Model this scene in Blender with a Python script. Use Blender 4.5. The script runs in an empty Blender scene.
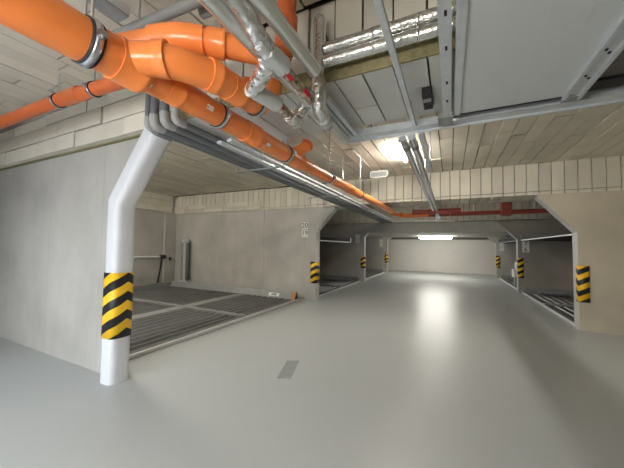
import bpy, bmesh, math, random
from mathutils import Vector, Matrix
random.seed(4)
SC = bpy.context.scene
COL = SC.collection
PI = math.pi

# ------------------------------------------------------------------ materials
def new_mat(name):
    m = bpy.data.materials.new(name); m.use_nodes = True
    nt = m.node_tree
    return m, nt, nt.nodes['Principled BSDF']

def mat(name, col, rough=.5, metal=0., var=.0, scale=4., bump=0., bscale=40., spec=None, stretch=(1, 1, 1), rvar=0.):
    m, nt, b = new_mat(name)
    b.inputs['Base Color'].default_value = (*col, 1)
    b.inputs['Roughness'].default_value = rough
    b.inputs['Metallic'].default_value = metal
    if spec is not None: b.inputs['Specular IOR Level'].default_value = spec
    if var or bump or rvar:
        tc = nt.nodes.new('ShaderNodeTexCoord')
        mp = nt.nodes.new('ShaderNodeMapping'); mp.inputs['Scale'].default_value = stretch
        nt.links.new(tc.outputs['Object'], mp.inputs['Vector'])
    if var or rvar:
        n = nt.nodes.new('ShaderNodeTexNoise'); n.inputs['Scale'].default_value = scale
        n.inputs['Detail'].default_value = 6; n.inputs['Roughness'].default_value = .6
        nt.links.new(mp.outputs[0], n.inputs['Vector'])
        if var:
            r = nt.nodes.new('ShaderNodeValToRGB')
            r.color_ramp.elements[0].position = .3; r.color_ramp.elements[1].position = .7
            r.color_ramp.elements[0].color = (*[c * (1 - var) for c in col], 1)
            r.color_ramp.elements[1].color = (*[min(1, c * (1 + var)) for c in col], 1)
            nt.links.new(n.outputs['Fac'], r.inputs['Fac']); nt.links.new(r.outputs['Color'], b.inputs['Base Color'])
        if rvar:
            mr = nt.nodes.new('ShaderNodeMapRange')
            mr.inputs['To Min'].default_value = rough - rvar; mr.inputs['To Max'].default_value = rough + rvar
            nt.links.new(n.outputs['Fac'], mr.inputs['Value']); nt.links.new(mr.outputs[0], b.inputs['Roughness'])
    if bump:
        n2 = nt.nodes.new('ShaderNodeTexNoise'); n2.inputs['Scale'].default_value = bscale; n2.inputs['Detail'].default_value = 4
        nt.links.new(mp.outputs[0], n2.inputs['Vector'])
        bp = nt.nodes.new('ShaderNodeBump'); bp.inputs['Strength'].default_value = bump; bp.inputs['Distance'].default_value = .01
        nt.links.new(n2.outputs['Fac'], bp.inputs['Height']); nt.links.new(bp.outputs[0], b.inputs['Normal'])
    return m

def concrete(name, col, seam=1.25):
    """cast concrete: cloudy tone, vertical streaks, form-board seams and tie holes"""
    m, nt, b = new_mat(name)
    tc = nt.nodes.new('ShaderNodeTexCoord')
    def noise(scale, stretch, detail=6):
        mp = nt.nodes.new('ShaderNodeMapping'); mp.inputs['Scale'].default_value = stretch
        nt.links.new(tc.outputs['Object'], mp.inputs['Vector'])
        n = nt.nodes.new('ShaderNodeTexNoise'); n.inputs['Scale'].default_value = scale; n.inputs['Detail'].default_value = detail
        nt.links.new(mp.outputs[0], n.inputs['Vector']); return n
    n1 = noise(1.3, (1, 1, .8)); n2 = noise(1.1, (1.6, 1.6, .15), 3); n3 = noise(45, (1, 1, 1), 3)
    def ramp(n, lo, hi):
        r = nt.nodes.new('ShaderNodeMapRange'); r.inputs['From Min'].default_value = .3; r.inputs['From Max'].default_value = .7
        r.inputs['To Min'].default_value = lo; r.inputs['To Max'].default_value = hi
        nt.links.new(n.outputs['Fac'], r.inputs['Value']); return r
    a, c, d = ramp(n1, .82, 1.12), ramp(n2, .95, 1.04), ramp(n3, .97, 1.03)
    def mul(x, y):
        k = nt.nodes.new('ShaderNodeMath'); k.operation = 'MULTIPLY'
        nt.links.new(x, k.inputs[0]); nt.links.new(y, k.inputs[1]); return k.outputs[0]
    # thin formwork seams in x and y
    sep = nt.nodes.new('ShaderNodeSeparateXYZ'); nt.links.new(tc.outputs['Object'], sep.inputs[0])
    def seamf(out, period):
        f = nt.nodes.new('ShaderNodeMath'); f.operation = 'PINGPONG'; f.inputs[1].default_value = period / 2
        nt.links.new(out, f.inputs[0])
        r = nt.nodes.new('ShaderNodeMapRange'); r.inputs['From Min'].default_value = 0; r.inputs['From Max'].default_value = .012
        r.inputs['To Min'].default_value = .84; r.inputs['To Max'].default_value = 1
        nt.links.new(f.outputs[0], r.inputs['Value']); return r.outputs[0]
    v = mul(mul(a.outputs[0], c.outputs[0]), d.outputs[0])
    v = mul(v, seamf(sep.outputs['X'], seam))
    mx = nt.nodes.new('ShaderNodeVectorMath'); mx.operation = 'SCALE'
    mx.inputs[0].default_value = col; nt.links.new(v, mx.inputs['Scale'])
    nt.links.new(mx.outputs[0], b.inputs['Base Color'])
    b.inputs['Roughness'].default_value = .75
    bp = nt.nodes.new('ShaderNodeBump'); bp.inputs['Strength'].default_value = .25; bp.inputs['Distance'].default_value = .006
    nt.links.new(n3.outputs['Fac'], bp.inputs['Height']); nt.links.new(bp.outputs[0], b.inputs['Normal'])
    return m

def board_mat(name, col):
    """mineral-wool lamella boards: each island its own slight tone"""
    m, nt, b = new_mat(name)
    g = nt.nodes.new('ShaderNodeNewGeometry')
    r = nt.nodes.new('ShaderNodeMapRange'); r.inputs['To Min'].default_value = .9; r.inputs['To Max'].default_value = 1.07
    nt.links.new(g.outputs['Random Per Island'], r.inputs['Value'])
    tc = nt.nodes.new('ShaderNodeTexCoord')
    n = nt.nodes.new('ShaderNodeTexNoise'); n.inputs['Scale'].default_value = 3; n.inputs['Detail'].default_value = 6
    nt.links.new(tc.outputs['Object'], n.inputs['Vector'])
    r2 = nt.nodes.new('ShaderNodeMapRange'); r2.inputs['From Min'].default_value = .3; r2.inputs['From Max'].default_value = .7
    r2.inputs['To Min'].default_value = .93; r2.inputs['To Max'].default_value = 1.04
    nt.links.new(n.outputs['Fac'], r2.inputs['Value'])
    k = nt.nodes.new('ShaderNodeMath'); k.operation = 'MULTIPLY'
    nt.links.new(r.outputs[0], k.inputs[0]); nt.links.new(r2.outputs[0], k.inputs[1])
    mx = nt.nodes.new('ShaderNodeVectorMath'); mx.operation = 'SCALE'; mx.inputs[0].default_value = col
    nt.links.new(k.outputs[0], mx.inputs['Scale']); nt.links.new(mx.outputs[0], b.inputs['Base Color'])
    b.inputs['Roughness'].default_value = .9
    n2 = nt.nodes.new('ShaderNodeTexNoise'); n2.inputs['Scale'].default_value = 90
    nt.links.new(tc.outputs['Object'], n2.inputs['Vector'])
    bp = nt.nodes.new('ShaderNodeBump'); bp.inputs['Strength'].default_value = .3; bp.inputs['Distance'].default_value = .004
    nt.links.new(n2.outputs['Fac'], bp.inputs['Height']); nt.links.new(bp.outputs[0], b.inputs['Normal'])
    return m

def foil_mat(name, col, rough, bump, vs=55):
    m, nt, b = new_mat(name)
    b.inputs['Base Color'].default_value = (*col, 1); b.inputs['Metallic'].default_value = .92; b.inputs['Roughness'].default_value = rough
    tc = nt.nodes.new('ShaderNodeTexCoord')
    v = nt.nodes.new('ShaderNodeTexVoronoi'); v.inputs['Scale'].default_value = vs
    n = nt.nodes.new('ShaderNodeTexNoise'); n.inputs['Scale'].default_value = 30; n.inputs['Detail'].default_value = 4
    nt.links.new(tc.outputs['Object'], v.inputs['Vector']); nt.links.new(tc.outputs['Object'], n.inputs['Vector'])
    a = nt.nodes.new('ShaderNodeMath'); a.operation = 'ADD'
    nt.links.new(v.outputs['Distance'], a.inputs[0]); nt.links.new(n.outputs['Fac'], a.inputs[1])
    bp = nt.nodes.new('ShaderNodeBump'); bp.inputs['Strength'].default_value = bump; bp.inputs['Distance'].default_value = .01
    nt.links.new(a.outputs[0], bp.inputs['Height']); nt.links.new(bp.outputs[0], b.inputs['Normal'])
    return m

def hazard_mat(name, k, period=.2):
    """yellow and black chevrons in UV metres: v + k*|u|, stripes of equal width"""
    m, nt, b = new_mat(name)
    uv = nt.nodes.new('ShaderNodeUVMap'); uv.uv_map = 'UVMap'
    s = nt.nodes.new('ShaderNodeSeparateXYZ'); nt.links.new(uv.outputs[0], s.inputs[0])
    ab = nt.nodes.new('ShaderNodeMath'); ab.operation = 'ABSOLUTE'; nt.links.new(s.outputs['X'], ab.inputs[0])
    ma = nt.nodes.new('ShaderNodeMath'); ma.operation = 'MULTIPLY_ADD'; ma.inputs[1].default_value = k
    nt.links.new(ab.outputs[0], ma.inputs[0]); nt.links.new(s.outputs['Y'], ma.inputs[2])
    dv = nt.nodes.new('ShaderNodeMath'); dv.operation = 'DIVIDE'; dv.inputs[1].default_value = period
    nt.links.new(ma.outputs[0], dv.inputs[0])
    fr = nt.nodes.new('ShaderNodeMath'); fr.operation = 'FRACT'; nt.links.new(dv.outputs[0], fr.inputs[0])
    lt = nt.nodes.new('ShaderNodeMath'); lt.operation = 'LESS_THAN'; lt.inputs[1].default_value = .5
    nt.links.new(fr.outputs[0], lt.inputs[0])
    mx = nt.nodes.new('ShaderNodeMix'); mx.data_type = 'RGBA'
    mx.inputs['A'].default_value = (.95, .57, .02, 1); mx.inputs['B'].default_value = (.012, .012, .014, 1)
    nt.links.new(lt.outputs[0], mx.inputs['Factor']); nt.links.new(mx.outputs['Result'], b.inputs['Base Color'])
    b.inputs['Roughness'].default_value = .5
    return m

def emit(name, col, s):
    m, nt, b = new_mat(name)
    b.inputs['Base Color'].default_value = (*col, 1)
    b.inputs['Emission Color'].default_value = (*col, 1); b.inputs['Emission Strength'].default_value = s
    return m

M = dict(
    floor=mat('grey_epoxy_floor', (.455, .475, .465), .34, var=.025, scale=.7, spec=.32),
    concrete=concrete('cast_concrete', (.47, .45, .41)),
    concrete_lamplit=concrete('cast_concrete_lamplit', (.53, .475, .375), 9),  # same concrete with warm lamplight put into its colour
    conduit_dull=mat('dull_grey_conduit', (.25, .25, .24), .5),
    concrete_shaded=concrete('cast_concrete_shaded', (.33, .30, .25), 3),  # same concrete, darkened to stand in for the shade in the right bay
    slab=mat('slab_concrete', (.44, .425, .38), .8, var=.12, scale=2),
    endwall=mat('pale_end_wall', (.72, .69, .63), .7, var=.04, scale=1.2),
    boards=board_mat('lamella_boards', (.66, .62, .52)),
    boards_dark=board_mat('soffit_boards', (.62, .62, .59)),
    wool=mat('yellow_mineral_wool', (.27, .235, .12), .95, var=.25, scale=30, bump=.6, bscale=90),
    gap=mat('joint_backing', (.10, .095, .08), .95),
    white_paint=mat('white_paint', (.66, .675, .70), .45, var=.03, scale=3),
    edge_paint=mat('edge_paint', (.55, .55, .53), .6, var=.05),
    orange=mat('orange_pvc', (.88, .255, .062), .28, var=.05, scale=6, spec=.5),
    orange_dark=mat('orange_pvc_dull', (.66, .15, .045), .36, var=.06, scale=6),
    red_pipe=mat('red_paint_pipe', (.33, .06, .04), .4),
    rubber=mat('black_rubber', (.015, .015, .018), .6),
    steel=mat('clamp_steel', (.62, .63, .66), .32, 1.),
    galv=mat('galvanised_steel', (.60, .63, .65), .42, .3, var=.08, scale=12),
    galv_dull=mat('galvanised_dull', (.33, .34, .34), .5, .6, var=.15, scale=8),
    deck=mat('deck_steel', (.165, .165, .16), .45, .3, var=.15, scale=1.5),
    deck_dark=mat('dark_deck_steel', (.03, .03, .029), .6, .4, var=.2, scale=6),
    kerb=mat('platform_side_steel', (.30, .305, .295), .5, .2, var=.1),
    grey_pvc=mat('grey_conduit', (.15, .16, .17), .5),
    grey_pvc_light=mat('grey_conduit_light', (.36, .36, .35), .55),
    foil=foil_mat('aluminium_foil', (.72, .72, .70), .2, .22),
    foil_crinkled=foil_mat('crinkled_foil', (.78, .78, .78), .16, .7, 34),
    jacket_foil=foil_mat('smooth_jacket_foil', (.80, .82, .80), .3, .1),
    jacket=mat('grey_plastic_jacket', (.55, .57, .56), .35, var=.05, scale=6),
    edge_white=mat('pale_edge_paint', (.72, .72, .70), .5),
    brass=mat('nickel_brass', (.45, .38, .30), .35, .8),
    red_handle=mat('red_handle', (.72, .02, .03), .4),
    panel=mat('door_panel_grey', (.66, .69, .69), .42, .1, var=.02, scale=1),
    panel_brown=mat('dark_brown_panel', (.13, .115, .105), .6, var=.1),
    black=mat('black_plastic', (.01, .01, .011), .6),
    plate=mat('white_plate', (.8, .79, .74), .5),
    ink=mat('black_ink', (.02, .02, .02), .6),
    sticker_orange=mat('orange_reflector', (.5, .21, .06), .4),
    patch=mat('floor_cover_steel', (.29, .30, .29), .5, .0, var=.15, scale=12),
    asphalt=mat('asphalt', (.3, .3, .31), .9),
    haz_peak=hazard_mat('hazard_chevron_peak', .62),
    haz_vee=hazard_mat('hazard_chevron_vee', -.6),
    lamp=emit('lamp_diffuser', (1., .96, .88), 72),
    lamp_main=emit('lamp_diffuser_aisle', (1., .96, .87), 95),
    lamp_fill=emit('lamp_diffuser_fill', (1., .97, .92), 40),  # glow of the added lamp behind the camera
    lamp_far=emit('lamp_diffuser_far', (1., .97, .90), 40),
    grille=mat('grille_grey', (.25, .255, .25), .6),
)

# ------------------------------------------------------------------ mesh helper
def base_of(o):
    v = Vector((0, 0, 0))
    while o is not None:
        v += o.location; o = o.parent
    return v

class MB:
    def __init__(s): s.bm = bmesh.new(); s.smooth = False; s.uvs = None
    def box(s, x0, x1, y0, y1, z0, z1, bev=0.):
        g = bmesh.ops.create_cube(s.bm, size=1.)['verts']
        bmesh.ops.scale(s.bm, vec=(abs(x1 - x0), abs(y1 - y0), abs(z1 - z0)), verts=g)
        bmesh.ops.translate(s.bm, vec=((x0 + x1) / 2, (y0 + y1) / 2, (z0 + z1) / 2), verts=g)
        if bev:
            es = list({e for v in g for e in v.link_edges})
            bmesh.ops.bevel(s.bm, geom=es, offset=bev, segments=2, affect='EDGES', profile=.5)
        return s
    def obox(s, c, ax, half):
        """box from a centre, three axes and half sizes"""
        ax = [Vector(a).normalized() for a in ax]; c = Vector(c)
        vs = [s.bm.verts.new(c + ax[0] * half[0] * i + ax[1] * half[1] * j + ax[2] * half[2] * k)
              for i in (-1, 1) for j in (-1, 1) for k in (-1, 1)]
        for f in ((0, 1, 3, 2), (4, 6, 7, 5), (0, 4, 5, 1), (2, 3, 7, 6), (0, 2, 6, 4), (1, 5, 7, 3)):
            s.bm.faces.new([vs[i] for i in f])
        return s
    def prism(s, pts, axis, a, b):
        """polygon pts in the two other axes, extruded along axis from a to b"""
        def mk(p, t):
            return {'Y': (p[0], t, p[1]), 'X': (t, p[0], p[1]), 'Z': (p[0], p[1], t)}[axis]
        A = [s.bm.verts.new(mk(p, a)) for p in pts]; B = [s.bm.verts.new(mk(p, b)) for p in pts]
        s.bm.faces.new(A); s.bm.faces.new(B[::-1]); n = len(pts)
        for i in range(n): s.bm.faces.new((A[i], B[i], B[(i + 1) % n], A[(i + 1) % n]))
        return s
    def sweep(s, pts, rad, seg=18, bend=0., caps=True, prof=None, bsteps=7):
        """tube through pts; inner corners rounded over length bend; rad may be a list"""
        P = [Vector(p) for p in pts]
        R = list(rad) if isinstance(rad, (list, tuple)) else [rad] * len(P)
        Q, RR = [P[0]], [R[0]]
        for i in range(1, len(P) - 1):
            if bend:
                d0 = (P[i - 1] - P[i]); d1 = (P[i + 1] - P[i])
                t = min(bend, d0.length * .49, d1.length * .49)
                a = P[i] + d0.normalized() * t; c = P[i] + d1.normalized() * t
                for k in range(bsteps + 1):
                    u = k / bsteps
                    Q.append(a * (1 - u) ** 2 + P[i] * 2 * u * (1 - u) + c * u * u); RR.append(R[i])
            else: Q.append(P[i]); RR.append(R[i])
        Q.append(P[-1]); RR.append(R[-1])
        n = len(Q)
        T = []
        for i in range(n):
            a = (Q[i] - Q[i - 1]).normalized() if i else None
            c = (Q[i + 1] - Q[i]).normalized() if i < n - 1 else None
            t = c if a is None else a if c is None else (a + c)
            T.append(t.normalized())
        up = Vector((0, 0, 1)) if abs(T[0].z) < .9 else Vector((0, 1, 0))
        u = T[0].cross(up).normalized(); rings = []
        for i in range(n):
            u = (u - T[i] * u.dot(T[i])).normalized(); w = T[i].cross(u)
            # mitre stretch at sharp corners
            k = 1.
            if 0 < i < n - 1:
                co = T[i].dot((Q[i + 1] - Q[i]).normalized()); k = 1 / max(co, .5)
                ax = (Q[i + 1] - Q[i]).cross(Q[i] - Q[i - 1])
            ring = []
            for j in range(seg):
                th = 2 * PI * j / seg
                o = u * math.cos(th) + w * math.sin(th)
                if prof: o = o * prof(th)
                if k > 1.001 and ax.length > 1e-9:
                    inpl = ax.normalized().cross(T[i]).normalized()
                    o = o + inpl * o.dot(inpl) * (k - 1)
                ring.append(s.bm.verts.new(Q[i] + o * RR[i]))
            rings.append(ring)
        for i in range(n - 1):
            for j in range(seg):
                f = s.bm.faces.new((rings[i][j], rings[i][(j + 1) % seg], rings[i + 1][(j + 1) % seg], rings[i + 1][j])); f.smooth = True
        if caps:
            for rg in (rings[0][::-1], rings[-1]): s.bm.faces.new([s.bm.verts.new(v.co) for v in rg])
        return s
    def cyl(s, a, b, r, seg=18): return s.sweep([a, b], r, seg)
    def ring(s, c, axis, r_in, r_out, h, seg=28):
        """flat band around an axis"""
        c = Vector(c); t = Vector(axis).normalized()
        up = Vector((0, 0, 1)) if abs(t.z) < .9 else Vector((0, 1, 0))
        u = t.cross(up).normalized(); w = t.cross(u)
        L = []
        for (r, k) in ((r_in, -1), (r_out, -1), (r_out, 1), (r_in, 1)):
            L.append([s.bm.verts.new(c + t * h / 2 * k + (u * math.cos(2 * PI * j / seg) + w * math.sin(2 * PI * j / seg)) * r) for j in range(seg)])
        for a in range(4):
            for j in range(seg):
                f = s.bm.faces.new((L[a][j], L[a][(j + 1) % seg], L[(a + 1) % 4][(j + 1) % seg], L[(a + 1) % 4][j])); f.smooth = a in (1, 3)
        return s
    def ball(s, c, r, seg=14):
        g = bmesh.ops.create_uvsphere(s.bm, u_segments=seg, v_segments=seg // 2 + 2, radius=r)['verts']
        bmesh.ops.translate(s.bm, vec=c, verts=g)
        for f in {f for v in g for f in v.link_faces}: f.smooth = True
        return s
    def build(s, name, m, parent=None, origin=None):
        bmesh.ops.recalc_face_normals(s.bm, faces=s.bm.faces)
        if parent is not None: off = base_of(parent)
        else:
            off = Vector(origin) if origin is not None else None
            if off is None:
                xs = [v.co for v in s.bm.verts]
                off = Vector((sum(v.x for v in xs) / len(xs), sum(v.y for v in xs) / len(xs), min(v.z for v in xs)))
        bmesh.ops.translate(s.bm, vec=-off, verts=s.bm.verts)
        me = bpy.data.meshes.new(name); s.bm.to_mesh(me); s.bm.free()
        me.materials.append(m)
        o = bpy.data.objects.new(name, me); COL.objects.link(o)
        if parent is not None: o.parent = parent
        else: o.location = off
        return o

def tag(o, label, cat, group=None):
    o['label'] = label; o['category'] = cat
    if group: o['group'] = group
    return o
def thing(name, loc, label, cat, group=None):
    o = bpy.data.objects.new(name, None); COL.objects.link(o); o.location = loc; o.empty_display_size = .1
    return tag(o, label, cat, group)
def struct(name, mb, m, label=None, cat=None):
    o = mb.build(name, m, origin=(0, 0, 0)); o['kind'] = 'structure'
    if label: o['label'] = label
    if cat: o['category'] = cat
    return o

def board_field(mb, o, u, v, n, lu, lv, bw, bl, th, gap=.013, jitter=.009, stagger=True):
    """rows of boards: bw wide along u, bl long along v, thickness th from the plane out along n"""
    o, u, v, n = Vector(o), Vector(u), Vector(v), Vector(n)
    i = 0; a = 0.
    while a < lu - .01:
        a1 = min(a + bw, lu)
        b = -(random.random() * bl if stagger else 0)
        while b < lv - .01:
            b0 = max(b, 0); b1 = min(b + bl, lv); b += bl
            if b1 - b0 < .03: continue
            t = th + random.uniform(-jitter, jitter)
            c = o + u * ((a + a1) / 2) + v * ((b0 + b1) / 2) + n * (t / 2)
            mb.obox(c, (u, v, n), ((a1 - a) / 2 - gap / 2, (b1 - b0) / 2 - gap / 2, t / 2))
        a = a1
    return mb

# ------------------------------------------------------------------ camera
F_PX = 285.287
cd = bpy.data.cameras.new('camera'); cam = bpy.data.objects.new('camera', cd); COL.objects.link(cam)
cd.sensor_width = 36; cd.lens = F_PX * 36 / 624; cd.clip_start = .02
yaw, pit, rol = (math.radians(a) for a in (25.879, 2.463, .864))
fw = Vector((-math.sin(yaw) * math.cos(pit), math.cos(yaw) * math.cos(pit), math.sin(pit)))
rt = Vector((math.cos(yaw), math.sin(yaw), 0)); up = rt.cross(fw)
r2 = rt * math.cos(rol) + up * math.sin(rol); u2 = -rt * math.sin(rol) + up * math.cos(rol)
mw = Matrix((r2, u2, -fw)).transposed().to_4x4(); mw.translation = (0, 0, 1.5)
cam.matrix_world = mw
SC.camera = cam

# ------------------------------------------------------------------ shell
XL, XR = -3.385, 2.12          # ends of the cross walls left and right of the aisle
BL, BR = -9.15, 8.0           # back walls of the bays
CZ = 3.24                     # underside of the insulated ceiling
YF, YE = -1.2, 19.5           # entrance wall and far wall
struct('floor', MB().box(BL - .2, BR + .2, YF - .2, YE + .2, -.2, 0), M['floor'])
struct('driveway', MB().box(-14, 14, -12, YF - .2, -.2, -.01), M['asphalt'])
struct('ceiling_slab', MB().box(BL - .2, BR + .2, YF - .2, YE + .2, CZ + .09, CZ + .35), M['gap'])
c = MB()
board_field(c, (BL, YF, CZ + .06), (1, 0, 0), (0, 1, 0), (0, 0, -1), BR - BL, 1.78 - YF, .2, 1.0, .06)
board_field(c, (BL, 2.66, CZ + .06), (1, 0, 0), (0, 1, 0), (0, 0, -1), BR - BL, 7.1 - 2.66, .2, 1.0, .06)
board_field(c, (BL, 8.0, CZ + .06), (1, 0, 0), (0, 1, 0), (0, 0, -1), BR - BL, 12.15 - 8.0, .2, 1.0, .06)
struct('ceiling', c, M['boards'])

# outer walls
struct('wall_left', MB().box(BL - .2, BL, YF, YE, 0, CZ + .09), M['concrete'])
struct('wall_right', MB().box(BR, BR + .2, YF, YE, 0, CZ + .09), M['concrete'])
struct('wall_back', MB().box(BL, BR, YE, YE + .2, 0, CZ + .09), M['endwall'])
f = MB(); f.box(BL - .2, -5.0, YF - .2, YF, 0, CZ + .09); f.box(-1.8, BR + .2, YF - .2, YF, 0, CZ + .09); f.box(-5.0, -1.8, YF - .2, YF, 2.75, CZ + .09)  # unseen opening, set to the left to steer daylight onto the near wall
struct('wall_front', f, M['concrete_lamplit'])
struct('wall_right_front', MB().box(3.3, 3.5, YF, 7.1, 0, CZ + .09), M['concrete_lamplit'])

# cross walls: profile in x,z with the haunch at the top, extruded in y
def cross_wall(name, side, y0, y1, ztop, m, dx=.56, kink=1.94, zh=2.56, xe=None, cap=True, seg_end=None):
    e = XL if side < 0 else XR
    if xe is not None: e = xe
    far = BL if side < 0 else BR
    pts = [(far, 0), (e, 0), (e, kink), (e - side * dx, zh), (e - side * dx, ztop), (far, ztop)]
    o = struct(name, MB().prism(pts, 'Y', y0, y1), m)
    if cap:   # painted rim over the wall end, 4 mm proud of it
        t = .006
        pp = [(e, 0), (e, kink), (e - side * dx, zh), (e - side * (dx + t), zh), (e - side * t * 1.2, kink - .002), (e - side * t, 0)]
        global NT
        NT += 1
        struct('trim_%d' % NT, MB().prism(pp, 'Y', y0 - .004, y1 + .004), M['edge_paint'])
    return o
NT = 0
cross_wall('wall_left_near', -1, 1.97, 2.14, 2.68, M['concrete'], xe=-3.47, cap=False)
cross_wall('wall_left_second', -1, 7.24, 7.48, 2.62, M['concrete'])
cross_wall('wall_left_third', -1, 12.2, 12.44, 2.56, M['concrete'])
cross_wall('wall_left_fourth', -1, 17.3, 17.54, 2.4, M['concrete'], dx=.4, kink=1.95, zh=2.2)
cross_wall('wall_right_second', 1, 7.06, 7.3, 2.6, M['concrete_lamplit'], dx=.6, kink=1.84, xe=2.175)
cross_wall('wall_right_third', 1, 12.1, 12.34, 2.5, M['concrete_shaded'], dx=.6, kink=1.83, zh=2.48)
cross_wall('wall_right_fourth', 1, 17.3, 17.54, 2.4, M['concrete'], dx=.5, kink=1.8, zh=2.2)
struct('trim_20', MB().box(-5.27, -5.15, 7.225, 7.241, 0, 2.62), M['concrete'])      # flat pilaster strip on the second wall
struct('trim_21', MB().box(BL, BL + .09, 6.8, 7.24, 0, 2.64), M['concrete'])

# lowered beams clad in lamella boards
def lintel(nm, x0, x1, y0, y1, zb, ztop, mf, ms, core_m, th=.06):
    struct(nm, MB().box(x0, x1, y0 + th, y1 - th, zb + th, ztop + .08), core_m)
    b = MB()
    board_field(b, (x0, y0 + th, zb + th + .004), (1, 0, 0), (0, 0, 1), (0, -1, 0), x1 - x0, ztop - zb - th, .2, ztop - zb, th, gap=.013, stagger=False)
    board_field(b, (x0, y1 - th, zb + th + .004), (1, 0, 0), (0, 0, 1), (0, 1, 0), x1 - x0, ztop - zb - th, .2, ztop - zb, th, gap=.013, stagger=False)
    struct(nm + '_face', b, mf)
    b = MB(); board_field(b, (x0, y0, zb + th), (1, 0, 0), (0, 1, 0), (0, 0, -1), x1 - x0, y1 - y0, .2, 2.0, th, gap=.013, jitter=.003)
    struct(nm + '_soffit', b, ms)
lintel('lintel_near', -2.72, 3.3, 1.80, 2.62, 2.65, CZ, M['boards'], M['boards_dark'], M['gap'])
struct('lintel_near_edge', MB().box(-2.72, 3.3, 1.788, 1.802, 2.648, 2.76), M['wool'])
lintel('lintel_second_left', BL, -3.0, 7.2, 7.98, 2.6, CZ, M['boards'], M['boards'], M['gap'])
lintel('lintel_second', -3.0, BR, 7.06, 7.98, 2.6, CZ, M['boards'], M['boards'], M['gap'])
lintel('lintel_third', BL, BR, 12.05, 12.95, 2.55, CZ, M['boards'], M['boards'], M['gap'])
# low concrete slab over the far end of the aisle
struct('slab_far', MB().box(BL, BR, 12.2, YE, 2.12, 2.54), M['slab'])
struct('slab_far_edge', MB().box(BL, BR, 18.2, YE, 2.04, 2.12), M['gap'])
# block courses above the near left wall and along the bay's back wall
b = MB()
board_field(b, (BL, 1.93, 2.69), (0, 0, 1), (1, 0, 0), (0, -1, 0), CZ - 2.69, -2.64 - BL, .2, 1.0, .07)
struct('wall_left_near_blocks', b, M['boards'])
struct('wall_left_near_ledge', MB().box(BL, -2.66, 1.93, 2.2, 2.682, 2.70), M['wool'])
struct('wall_left_near_backing', MB().box(BL, -2.66, 1.94, 2.2, 2.70, CZ), M['gap'])
b = MB()
board_field(b, (BL, 2.2, 2.64), (0, 0, 1), (0, 1, 0), (1, 0, 0), CZ - 2.64, 7.06 - 2.2, .2, 1.0, .09)
board_field(b, (BL, 7.2, 2.606), (0, 0, 1), (1, 0, 0), (0, -1, 0), .27, 3.9, .135, .9, .03, jitter=.004)
struct('wall_left_blocks', b, M['boards'])

# white pillar on the end of the near left wall
sq = lambda th: (abs(math.cos(th)) ** 3.4 + abs(math.sin(th)) ** 3.4) ** (-1 / 3.4)
p = MB().sweep([(-3.33, 1.945, 0), (-3.33, 1.945, 1.96), (-2.76, 1.945, 2.66)], .114, 48, prof=sq)
tag(p.build('pillar', M['white_paint']), 'white painted rounded pillar leaning outward at its top, on the near left wall end', 'pillar')

# ------------------------------------------------------------------ hazard guards
def sheet(prof, z0, z1, name, m, v0=0.):
    """strip that follows a plan profile [(x, y, u)], with thickness, UV in metres"""
    bm = bmesh.new(); uvl = bm.loops.layers.uv.new('UVMap')
    lo = [bm.verts.new((x, y, z0)) for x, y, u in prof]; hi = [bm.verts.new((x, y, z1)) for x, y, u in prof]
    for i in range(len(prof) - 1):
        fc = bm.faces.new((lo[i], lo[i + 1], hi[i + 1], hi[i])); fc.smooth = True
        for l, (uu, vv) in zip(fc.loops, ((prof[i][2], v0), (prof[i + 1][2], v0), (prof[i + 1][2], v0 + z1 - z0), (prof[i][2], v0 + z1 - z0))):
            l[uvl].uv = (uu, vv)
    cx = sum(q[0] for q in prof) / len(prof); cy = sum(q[1] for q in prof) / len(prof)
    bmesh.ops.translate(bm, vec=(-cx, -cy, -z0), verts=bm.verts)
    me = bpy.data.meshes.new(name); bm.to_mesh(me); bm.free(); me.materials.append(m)
    o = bpy.data.objects.new(name, me); COL.objects.link(o); o.location = (cx, cy, z0)
    sm = o.modifiers.new('thickness', 'SOLIDIFY'); sm.thickness = .006; sm.offset = 0
    return o
HG = 'black and yellow hazard guards on the wall ends'
# around the pillar: kink on the pillar's aisle side
pr = []
for k in range(41):
    th = -PI * .80 + k * PI * 1.6 / 40
    r = .1195 * sq(th)
    pr.append((-3.33 + r * math.cos(th), 1.945 + r * math.sin(th), (th - .24) * .12))
tag(sheet(pr, .48, 1.18, 'hazard_guard', M['haz_peak']), 'black and yellow chevron wrap around the white pillar', 'hazard guard', HG)
def corner_guard(side, y, z0, z1, label, m, e=None, leg=.2, ret=None):
    leg = .15
    ret = ret or (.24 if side < 0 else .09)
    e = e if e is not None else (XL if side < 0 else XR)
    d = .012
    pr = [(e + side * leg, y - d, leg), (e + side * .002, y - d, .0), (e - side * d, y + .002, .0), (e - side * d, y + ret, ret)]
    pr = [(pr[0][0], pr[0][1], leg), (e - side * d, y - d, 0), (e - side * d, y + ret, -ret if side > 0 else -.03)]
    tag(sheet(pr, z0, z1, 'hazard_guard', m, .1 if side > 0 else 0.), label, 'hazard guard', HG)
corner_guard(-1, 7.236, .47, 1.07, 'black and yellow striped guard on the left wall end bearing plates 20 and 19', M['haz_peak'])
corner_guard(-1, 12.196, .58, 1.1, 'black and yellow striped guard on the left wall end behind the raised left platform', M['haz_peak'])
corner_guard(-1, 17.296, .6, 1.15, 'farthest black and yellow striped guard on the left, beside the pale end wall', M['haz_peak'])
corner_guard(1, 7.056, .53, 1.21, 'black and yellow chevron guard on the near right wall corner', M['haz_vee'], e=2.175)
corner_guard(1, 12.096, .52, 1.2, 'striped guard on the right wall end below plates 7 and 6', M['haz_vee'])
corner_guard(1, 17.296, .55, 1.15, 'farthest striped guard on the right, beside the pale end wall', M['haz_vee'])

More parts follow.
